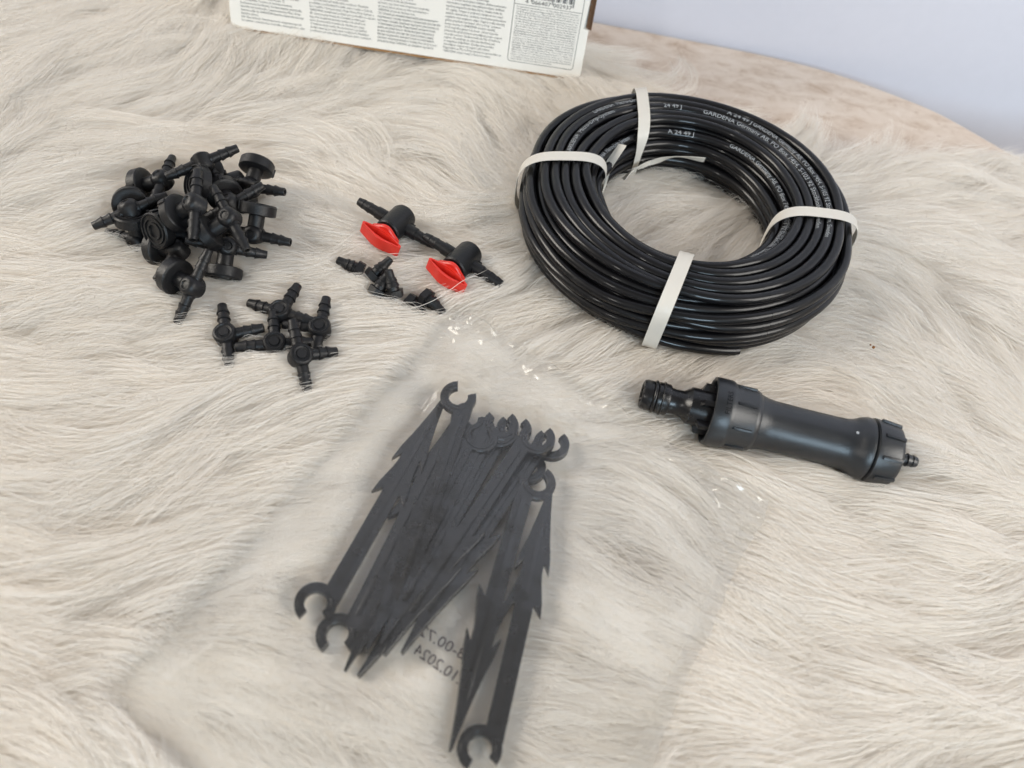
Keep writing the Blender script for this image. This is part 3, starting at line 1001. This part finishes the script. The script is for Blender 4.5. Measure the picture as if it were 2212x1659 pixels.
def stake_outline():
    right = [(3.2, 6.6), (3.1, 20), (3.1, 40), (3.1, 47.0), (6.3, 43.5), (5.8, 48), (4.2, 55), (3.7, 58), (3.6, 62.5), (6.0, 58.5), (5.4, 64), (3.9, 71), (2.2, 81), (1.0, 90), (.4, 95.5)]
    left = [(-x, y) for x, y in right[::-1]]
    hook = []
    a0, a1 = math.radians(117), math.radians(405)       # ring around the origin, open downwards
    # outer arc from the left of the shaft round to the opening
    op = math.radians(248); ow = math.radians(40)
    out1 = [(6.9 * math.cos(a), 6.9 * math.sin(a)) for a in np.linspace(math.radians(162), op - ow, 7)]
    in1 = [(3.7 * math.cos(a), 3.7 * math.sin(a)) for a in np.linspace(op - ow * 1.05, op + ow * 1.05 - 2 * math.pi, 18)]
    out2 = [(6.9 * math.cos(a), 6.9 * math.sin(a)) for a in np.linspace(op + ow - 2 * math.pi, math.radians(91), 12)]
    return [(x / 1000, y / 1000) for x, y in [(x - SO, y) for x, y in right + left[:-1]] + out1 + in1 + out2]


so = stake_outline()
v1 = extrude2d(so, -.0014, .0014, .0008)
v2 = boxvf(-.0009 - SO / 1000, .0009 - SO / 1000, .008, .080, -.0021, .0021, .0004)

arc_ = np.linspace(math.radians(290 - 360), math.radians(206), 26)
rims = [sweep(np.stack([.0053 * np.cos(arc_), .0053 * np.sin(arc_), np.full(26, zz0)], -1), .00085, 6) for zz0 in (-.0010, .0010)]
STAKE = mesh_data('blade', *join(v1, *rims), M_STAKE, 35)
RIDGE = mesh_data('ridge', *v2, M_STAKE, 35)

STK = [  # hook px, tip px, z hook, z tip (mm), mirrored, label
    ((1160, 1044), (975, 1612), 7, 3.5, True, 'black barbed stake apart from the bundle with its tip beside the bag print'),
    ((1036, 1618), (1193, 1040), 3.5, 6.5, True, 'black barbed stake turned hook down at the outer side of the bag'),
    ((682, 1304), (948, 880), 4.5, 6, True, 'black barbed stake turned hook down with its open ring clear of the bundle'),
    ((729, 1372), (985, 905), 2.5, 4, True, 'black barbed stake turned hook down under the bundle, ring in shadow'),
    ((990, 860), (800, 1478), 13, 3.5, False, 'black barbed stake whose hook stands highest at the bag apex'),
    ((1066, 893), (745, 1450), 9, 4, True, 'black barbed stake in the bundle with its tip beside the shadowed ring'),
    ((1094, 897), (820, 1414), 7, 5.5, True, 'black barbed stake in the bundle, second hook from the bag apex'),
    ((1160, 950), (806, 1450), 9.5, 6, True, 'black barbed stake along the outer side of the bundle, hook open outward'),
    ((1174, 985), (868, 1412), 6, 7, True, 'black barbed stake in the bundle with its hook resting on another hook'),
    ((1140, 1012), (792, 1440), 3.2, 3.2, True, 'black barbed stake at the bottom of the bundle under two hooks'),
    ((1012, 905), (770, 1455), 5, 6.5, False, 'black barbed stake in the bundle just under the apex hook'),
    ((1110, 930), (785, 1452), 4.5, 8, True, 'black barbed stake crossing over the bundle near its tips'),
    ((1080, 935), (755, 1440), 6.5, 4.5, True, 'black barbed stake tucked in the middle of the bundle'),
]
stakes = []
for k, (hk, tp, zh, zt, mir, lab) in enumerate(STK):
    h, t_ = P(*hk, zh / 1000 - .0005), P(*tp, zt / 1000 - .0005)
    D_ = unit(t_ - h)
    Zv = unit(np.array([random.uniform(-.14, .14), random.uniform(-.14, .14), 1.0])); X1 = unit(np.cross(D_, Zv)); Zv = np.cross(X1, D_)
    if mir: X1, Zv = -X1, -Zv
    de = math.atan2(SO, 95.5)
    if k in (5, 6, 8): h = t_ - D_ * math.hypot(SO, 95.5) / 1000
    Y = math.cos(de) * D_ + math.sin(de) * X1; X = math.cos(de) * X1 - math.sin(de) * D_
    o = thing('plant_stake', lab, 'stake', tuple(h), 'black hose stakes in the clear bag', np.array([X, Y, Zv]))
    link('blade', STAKE, o); link('ridge', RIDGE, o)
    stakes.append(o)

bpy.context.view_layer.update()


def surf_points(root, step=0.0009):
    """points spread over every mesh face under root, world space"""
    res = []
    objs = [root] + list(root.children_recursive)
    for o in objs:
        if o.type != 'MESH' or 'lettering' in o.name or 'print' in o.name or 'barcode' in o.name: continue
        me = o.data
        me.calc_loop_triangles()
        nv = len(me.vertices)
        co = np.empty(nv * 3); me.vertices.foreach_get('co', co); co = co.reshape(-1, 3)
        mw = np.array(o.matrix_world)
        co = co @ mw[:3, :3].T + mw[:3, 3]
        tri = np.empty(len(me.loop_triangles) * 3, int); me.loop_triangles.foreach_get('vertices', tri); tri = tri.reshape(-1, 3)
        a, b, c = co[tri[:, 0]], co[tri[:, 1]], co[tri[:, 2]]
        ar = np.linalg.norm(np.cross(b - a, c - a), axis=1) / 2
        n = np.minimum((ar / (step * step) * 1.5).astype(int) + 1, 4000)
        idx = np.repeat(np.arange(len(tri)), n)
        u = rng.random((len(idx), 2)); fl = u.sum(1) > 1; u[fl] = 1 - u[fl]
        res.append(a[idx] + (b - a)[idx] * u[:, :1] + (c - a)[idx] * u[:, 1:])
    return np.vstack(res)


# ---- the bag
bA, bB = P(985, 668, .003), P(1662, 1088, .003)
eu = unit((bB - bA) * (1, 1, 0)); ev = unit((-.385, -.922, 0))       # u along the top seam, v down the bag
BW, BL = float(np.linalg.norm(bB - bA)), 0.190
NU, NV = 150, 200
uu, vv = np.meshgrid(np.linspace(0, 1, NU), np.linspace(0, 1, NV), indexing='ij')
top = np.full((NU, NV), 0.0)
sp = np.vstack([surf_points(s, .0008) for s in stakes])
rel = sp - bA
uvm = np.linalg.inv(np.array([eu[:2], ev[:2]]).T)
ruv = rel[:, :2] @ uvm.T
iu = np.round(ruv[:, 0] / BW * (NU - 1)).astype(int); iv = np.round(ruv[:, 1] / BL * (NV - 1)).astype(int)
ok = (iu >= 0) & (iu < NU) & (iv >= 0) & (iv < NV)
np.maximum.at(top, (iu[ok], iv[ok]), sp[ok, 2])


def blur(a, n):
    for _ in range(n):
        p = np.pad(a, 1, mode='edge')
        a = (p[:-2, 1:-1] + p[2:, 1:-1] + p[1:-1, :-2] + p[1:-1, 2:] + p[1:-1, 1:-1] * 2) / 6
    return a


def dilate(a, n):
    for _ in range(n):
        p = np.pad(a, 1, mode='edge')
        a = np.maximum.reduce([p[:-2, 1:-1], p[2:, 1:-1], p[1:-1, :-2], p[1:-1, 2:], a])
    return a


hmax = dilate(top, 3)
hgt = np.maximum(blur(dilate(top, 8), 90), blur(hmax, 5))
hgt = np.maximum(hgt, top)
smask = np.clip(blur(dilate((top > 0) * 1.0, 6), 24), 0, 1)
X2 = uu * BW; Y2 = vv * BL


def fbm(x, y, s, o=3, seed=0.0):
    out_ = np.zeros_like(x)
    for i in range(x.shape[0]):
        for j in range(x.shape[1]):
            out_[i, j] = mnoise.fractal(Vector((x[i, j] * s, y[i, j] * s, seed)), 0.9, 2.1, o)
    return out_


wr1 = fbm(X2 * 1.6, Y2 * .7, 38, 3, 1.3)
wr2 = fbm(X2, Y2, 110, 2, 5.7)
du = np.minimum(uu, 1 - uu) * BW; dv = np.minimum(vv, 1 - vv) * BL
edge_ = np.minimum(du, vv * BL)
lift = np.clip(edge_ / .022, 0, 1)
lift = lift * lift * (3 - 2 * lift) * np.clip((1 - vv) * BL / .03, 0, 1)
seam_t = np.exp(-(vv * BL / .020) ** 2); seam_l = np.exp(-(uu * BW / .020) ** 2)
wr3 = fbm(X2 * .45, Y2 * 1.5, 120, 3, 7.9)
wr4 = fbm(X2 * 1.5, Y2 * .45, 120, 3, 2.2)
crk = np.abs(wr2) * .0005 + np.abs(wr3) * .0042 * seam_t + np.abs(wr4) * .0012 * seam_l * np.clip(1 - 1.4 * vv, 0, 1)
# long folds running down from the seam on the apex side, and one fold near the outer edge
fold = 0.0022 * np.exp(-((X2 - .018 - .004 * np.sin(Y2 * 60)) / .0035) ** 2) * np.clip(Y2 / .02, 0, 1)
fold += 0.0008 * np.exp(-((X2 - .128 - .05 * np.clip(Y2 - .05, 0, 1)) / .003) ** 2) * np.clip((Y2 - .03) / .02, 0, 1)
ztop = .0012 + np.maximum(hgt * .98 + .0026 * (1 - smask) + .0003, .0026 * (1 - smask) + np.where(uu > .75, .0004, .0018) * lift + wr1 * .0007 * lift) + crk + fold
ztop = np.maximum(ztop, hgt + .0005)
bott = .0004 + .0006 * fbm(X2, Y2, 30, 2, 9.1) + .0026 * (1 - smask)
ztop = ztop * lift + (1 - lift) * (bott + .0006 + .0045 * seam_t * np.abs(wr3) + .0005 * np.abs(wr2))
ztop = np.maximum(ztop, bott + .0004)
ztop = np.maximum(ztop, np.where(top > 0, top + .0005, 0))
sm = blur(ztop, 6)
ztop = sm + blur(dilate(np.maximum(np.where(top > 0, top + .0004, 0) - sm, 0), 2), 3)
ztop = ztop + np.abs(wr3) * .0042 * seam_t * np.clip(vv * BL / .002, 0, 1) + np.abs(wr4) * .0016 * seam_l * np.clip(1 - 1.4 * vv, 0, 1)
jit = fbm(X2, Y2, 60, 2, 3.3) * .0022 * np.exp(-(edge_ / .004) ** 2)
base_xy = bA[None, None, :2] + eu[:2] * (X2 + jit)[..., None] + ev[:2] * (Y2 + jit * .8)[..., None]
faces = [(i * NV + j, (i + 1) * NV + j, (i + 1) * NV + j + 1, i * NV + j + 1) for i in range(NU - 1) for j in range(NV - 1)]
bag = thing('plastic_bag', 'clear crinkled plastic bag holding the black stakes', 'bag', (float(bA[0]), float(bA[1]), 0.0))
off = np.array([bA[0], bA[1], 0])
for nm, zf, mt in (('upper_film', ztop, M_FILM), ('lower_film', bott, M_FILM2)):
    V = np.concatenate([base_xy, zf[..., None]], -1).reshape(-1, 3) - off
    part(nm, V, faces, mt, bag, True)
# welded side seams: a second thickness of film along both long edges
for nm, ui in (('side_seam', [NU - 7, NU - 5, NU - 3, NU - 1]),):
    V, F_ = [], []
    for j in range(NV):
        for i in ui: V.append(np.array([*base_xy[i, j], ztop[i, j] + .0003]) - off)
    for j in range(NV - 1):
        for q in range(3): F_.append((j * 4 + q, j * 4 + q + 1, j * 4 + q + 5, j * 4 + q + 4))
    part(nm, V, F_, M_FILM2, bag, True)
# date print on the under film, seen mirrored through the bag
def bag_text(s, p0, p1, size):
    a, b = P(*p0, .0022), P(*p1, .0022)
    X = unit(b - a); Y = np.cross(np.array([0, 0, 1]), X)
    v, f = text_vf(s, size, float(np.linalg.norm(b - a)), 3)
    v = np.array(v); w = v[:, 0].max()
    V = [a + X * (w - q[0]) + Y * q[1] - off for q in v]
    part('date_print', V, f, M_BAGINK, bag, False)


bag_text('18-00.72', (902, 1370), (1010, 1432), .0052)
bag_text('.10.2024 1', (874, 1398), (988, 1478), .0052)

# ---- little crumbs on the fur
for k, (x, y, s) in enumerate([(1880, 745, .0004), (1888, 750, .0007)]):
    v, f = [], []
    bm = bmesh.new(); bmesh.ops.create_icosphere(bm, subdivisions=2, radius=s)
    for q in bm.verts: q.co *= 1 + .5 * mnoise.noise(q.co * 900 + Vector((k, 0, 0)))
    me = bpy.data.meshes.new('crumb'); bm.to_mesh(me); bm.free(); me.materials.append(M_CRUMB)
    o = link('crumb', me, None, tuple(P(x, y, .004)))
    tag(o, ['smaller brown crumb caught in the fur beside the coil', 'larger brown crumb caught in the fur beside the coil'][k], 'crumb', 'brown crumbs in the fur')

# ------------------------------------------------------------------ fur rug
BZ = -0.012
redge = [P(x, y, 0)[:2] for x, y in [(1296, 50), (1436, 150), (1545, 181), (1685, 236), (1722, 290), (1844, 308), (2093, 285), (2212, 290)]]
insets = [.046, .046, .046, .040, .030, .024, .020, .018]
poly = [(-.46, .475), (-.10, .455), (-.02, .440)] + [(p[0] - .004, p[1] - d_) for p, d_ in zip(redge, insets)] + [(.335, .415), (.36, .2), (.34, 0), (.28, -.12), (-.46, -.12)]
poly = np.array(poly)


def inside(x, y):
    r = np.zeros(x.shape, bool)
    n = len(poly)
    for i in range(n):
        x0, y0 = poly[i]; x1, y1 = poly[(i + 1) % n]
        c = ((y0 > y) != (y1 > y)) & (x < (x1 - x0) * (y - y0) / (y1 - y0 + 1e-12) + x0)
        r ^= c
    return r


v, f = extrude2d([tuple(p) for p in poly], BZ - .0022, BZ)
rug = part('fur_rug', v, f, M_BACK, None, False)
tag(rug, 'cream long-haired fur rug spread over the table under everything', 'rug')

# press map: lowest surface over each cell (solids), film over the bag
CS = .0015
gx0, gy0 = -.5, -.16
GN, GM = int(.92 / CS), int(.72 / CS)
low = np.full((GN, GM), 1.0); high = np.full((GN, GM), -1.0)
for s in solids:
    q = surf_points(s, .0012)
    ix = ((q[:, 0] - gx0) / CS).astype(int); iy = ((q[:, 1] - gy0) / CS).astype(int)
    k = (ix >= 0) & (ix < GN) & (iy >= 0) & (iy < GM)
    np.minimum.at(low, (ix[k], iy[k]), q[k, 2]); np.maximum.at(high, (ix[k], iy[k]), q[k, 2])
lowbag = np.full((GN, GM), 1.0)
q = np.concatenate([base_xy, bott[..., None]], -1).reshape(-1, 3)
q = np.vstack([q, q + [CS * .5, 0, 0], q + [0, CS * .5, 0]])
ix = ((q[:, 0] - gx0) / CS).astype(int); iy = ((q[:, 1] - gy0) / CS).astype(int)
np.minimum.at(lowbag, (ix, iy), q[:, 2])

# combing direction: read off the photograph at a few spots, eased between them
CTRL = [(200, 1450, .5, 1), (80, 950, 1, .8), (420, 1020, 1, .65), (150, 250, 1, -.45), (480, 220, 1, -.25), (760, 250, 1, .1), (950, 330, .7, .7), (1500, 1500, 1, .35),
        (1700, 1300, 1, .36), (1950, 1530, 1, .62), (2050, 1150, 1, .28), (2050, 650, 1, .5), (1470, 470, 1, -.35), (800, 1350, 1, .6), (600, 900, 1, .3), (1020, 520, .8, .6),
        (260, 700, 1, .25), (1950, 420, .7, -.7), (1550, 230, .6, -.8), (1250, 1000, 1, .2), (1250, 760, 1, -.1), (900, 1580, .9, .6), (500, 1500, .6, .9), (1000, 150, .9, -.4)]
cpos, cdir = [], []
for x, y, dx_, dy_ in CTRL:
    a_, b_ = P(x, y), P(x + dx_ * 20, y + dy_ * 20)
    cpos.append(a_[:2]); cdir.append(unit((b_ - a_)[:2]))
cpos, cdir = np.array(cpos), np.array(cdir)
fk = rng.normal(size=(14, 2)) * np.array([[1 / .055]] * 7 + [[1 / .022]] * 7); fp = rng.uniform(0, 6.3, 14); fa = np.array([.26] * 7 + [.05] * 7)


def flow(p):
    sh = p.shape[:-1]; q = p.reshape(-1, 2)
    d2 = ((q[:, None] - cpos[None]) ** 2).sum(-1)
    w = np.exp(-d2 / (2 * .055 ** 2)) + 1e-7
    d = (w @ cdir); a = np.arctan2(d[:, 1], d[:, 0])
    a = a + (np.sin(q @ fk.T + fp) * fa).sum(1)
    return a.reshape(sh)


hk_ = rng.normal(size=(8, 2)) / .045; hp_ = rng.uniform(0, 6.3, 8)


def bumps(p):
    return np.sin(p @ hk_.T + hp_).sum(-1) / 8 ** .5


def grow(nclump, per, spread, lmin, lmax, zlo, zhi, clump, K, rad, seed, wild=0.0, lock=0.45):
    r = np.random.default_rng(seed)
    n = int(nclump * 1.0)
    roots = np.stack([r.uniform(-.45, .36, n), r.uniform(-.10, .51, n)], -1)
    keep = inside(roots[:, 0], roots[:, 1])
    roots = roots[keep]
    n = len(roots)
    KG = 22
    Lg = r.uniform(lmin, lmax, n)
    p = roots.copy()
    da = r.normal(0, .13 + wild, n)
    curl = r.normal(0, 6 + 10 * wild, n)
    ncen = 620
    cen = np.stack([r.uniform(-.45, .36, ncen), r.uniform(-.10, .51, ncen)], -1)
    own = np.empty(n, int)
    for i in range(0, n, 2000):
        own[i:i + 2000] = ((roots[i:i + 2000, None] - cen[None]) ** 2).sum(-1).argmin(1)
    da = .4 * da + r.normal(0, .17, ncen)[own]
    curl = .35 * curl + r.normal(0, 10, ncen)[own]
    toc = (cen[own] - roots)
    wph = r.uniform(0, 6.3, n); wam = r.uniform(.04, .20, n); wfr = r.uniform(.5, 1.1, n)
    G = np.zeros((n, KG, 2)); G[:, 0] = p
    DIR = np.zeros((n, KG))
    for k in range(KG):
        t = k / (KG - 1)
        a = flow(p) + da + curl * Lg * (t - .3) + wam * np.sin(wph + 6.28 * wfr * t)
        DIR[:, k] = a
        if k < KG - 1:
            st = (Lg / (KG - 1) * .93)[:, None]
            p = p + np.stack([np.cos(a), np.sin(a)], -1) * st
            G[:, k + 1] = p
    G += toc[:, None] * (lock * np.linspace(0, 1, KG) ** 1.2)[None, :, None]
    hh = r.uniform(zlo, zhi, n) * .7 + r.uniform(zlo, zhi, ncen)[own] * .5 + .0030 * bumps(roots)
    # children
    off = r.normal(0, spread * .6, (n, per, 2))
    lf = r.uniform(.72, 1.0, (n, per))
    ts = np.linspace(0, 1, K)
    pos = lf[..., None] * ts * (KG - 1)                # n, per, K
    i0 = np.clip(pos.astype(int), 0, KG - 2); ft = (pos - i0)[..., None]
    ar = np.arange(n)[:, None, None]
    base = G[ar, i0] * (1 - ft) + G[ar, i0 + 1] * ft   # n, per, K, 2
    conv = 1 - clump * ts ** .8
    w1 = r.uniform(0, 6.3, (n, per, 1)); w2 = r.uniform(.5, 1.2, (n, per, 1)); amp = np.abs(r.normal(0, .0006, (n, per, 1))) + .0002
    side = amp * np.sin(w1 + 6.28 * w2 * ts) * ts
    dd = DIR[ar, i0]
    xy = base + off[:, :, None] * conv[None, None, :, None] + np.stack([-np.sin(dd), np.cos(dd)], -1) * side[..., None]
    hz = hh[:, None] + r.normal(0, .0009, (n, per))
    rise = 1 - (1 - np.clip(ts / .42, 0, 1)) ** 2.2
    drop = np.clip((ts - .5) / .5, 0, 1) ** 1.6
    z = BZ + (hz[..., None] - BZ) * rise - drop * r.uniform(.001, .005, (n, per, 1)) + side * .5
    pts_ = np.concatenate([xy, z[..., None]], -1).reshape(-1, K, 3)
    ns = len(pts_)
    # nothing passes through the things: strands are pressed under them, a few lie over low ones
    ix = np.clip(((pts_[..., 0] - gx0) / CS).astype(int), 0, GN - 1); iy = np.clip(((pts_[..., 1] - gy0) / CS).astype(int), 0, GM - 1)
    lo = low[ix, iy]; hi_ = high[ix, iy]
    over = (r.random(ns) < .0001)[:, None] & (hi_.max(1) < .0165)[:, None]
    pressed = np.minimum(pts_[..., 2], lo - .0006)
    need = np.where(hi_ > -.5, hi_ + .0012, -.03)
    nd = np.maximum(need, np.maximum(np.pad(need, ((0, 0), (1, 0)), mode='edge')[:, :-1], np.pad(need, ((0, 0), (0, 1)), mode='edge')[:, 1:]))
    arch = np.maximum(pts_[..., 2], nd)
    for _ in range(2):
        pa = np.pad(arch, ((0, 0), (1, 1)), mode='edge')
        arch = np.maximum((pa[:, :-2] + pa[:, 2:] + 2 * arch) / 4, need)
    zz_ = np.where(over, arch, pressed)
    zz_ = np.minimum(zz_, lowbag[ix, iy] - .0004)
    pts_[..., 2] = np.maximum(zz_, BZ - .002)
    # strands hanging past the rug rest on the table
    pts_[..., 2] = np.maximum(pts_[..., 2], TZ + .0006)
    pts_[..., 1] = np.minimum(pts_[..., 1], WY - .002)
    rd = rad * r.uniform(.7, 1.25, (ns, 1)) * np.concatenate([np.ones(K - 3), [.85, .6, .18]])[None]
    return pts_, rd


K_ = 9
sets = [grow(12000, 24, .0090, .045, .065, -.0045, -.0005, .25, K_, .00010, 11),
        grow(9000, 46, .0070, .055, .090, -.0020, .0062, .60, K_, .000048, 12, .05, .72),
        grow(9000, 16, .0080, .028, .055, -.0005, .0060, .15, K_, .000033, 13, .26, .25)]
pts_ = np.vstack([s[0] for s in sets]); rd = np.vstack([s[1] for s in sets])
hc = bpy.data.hair_curves.new('fur')
hc.add_curves([K_] * len(pts_))
hc.points.foreach_set('position', pts_.astype(np.float32).ravel())
hc.points.foreach_set('radius', rd.astype(np.float32).ravel())
hc.materials.append(M_FUR)
fur = link('fur', hc, rug)
fur['kind'] = 'stuff'
print('strands', len(pts_))
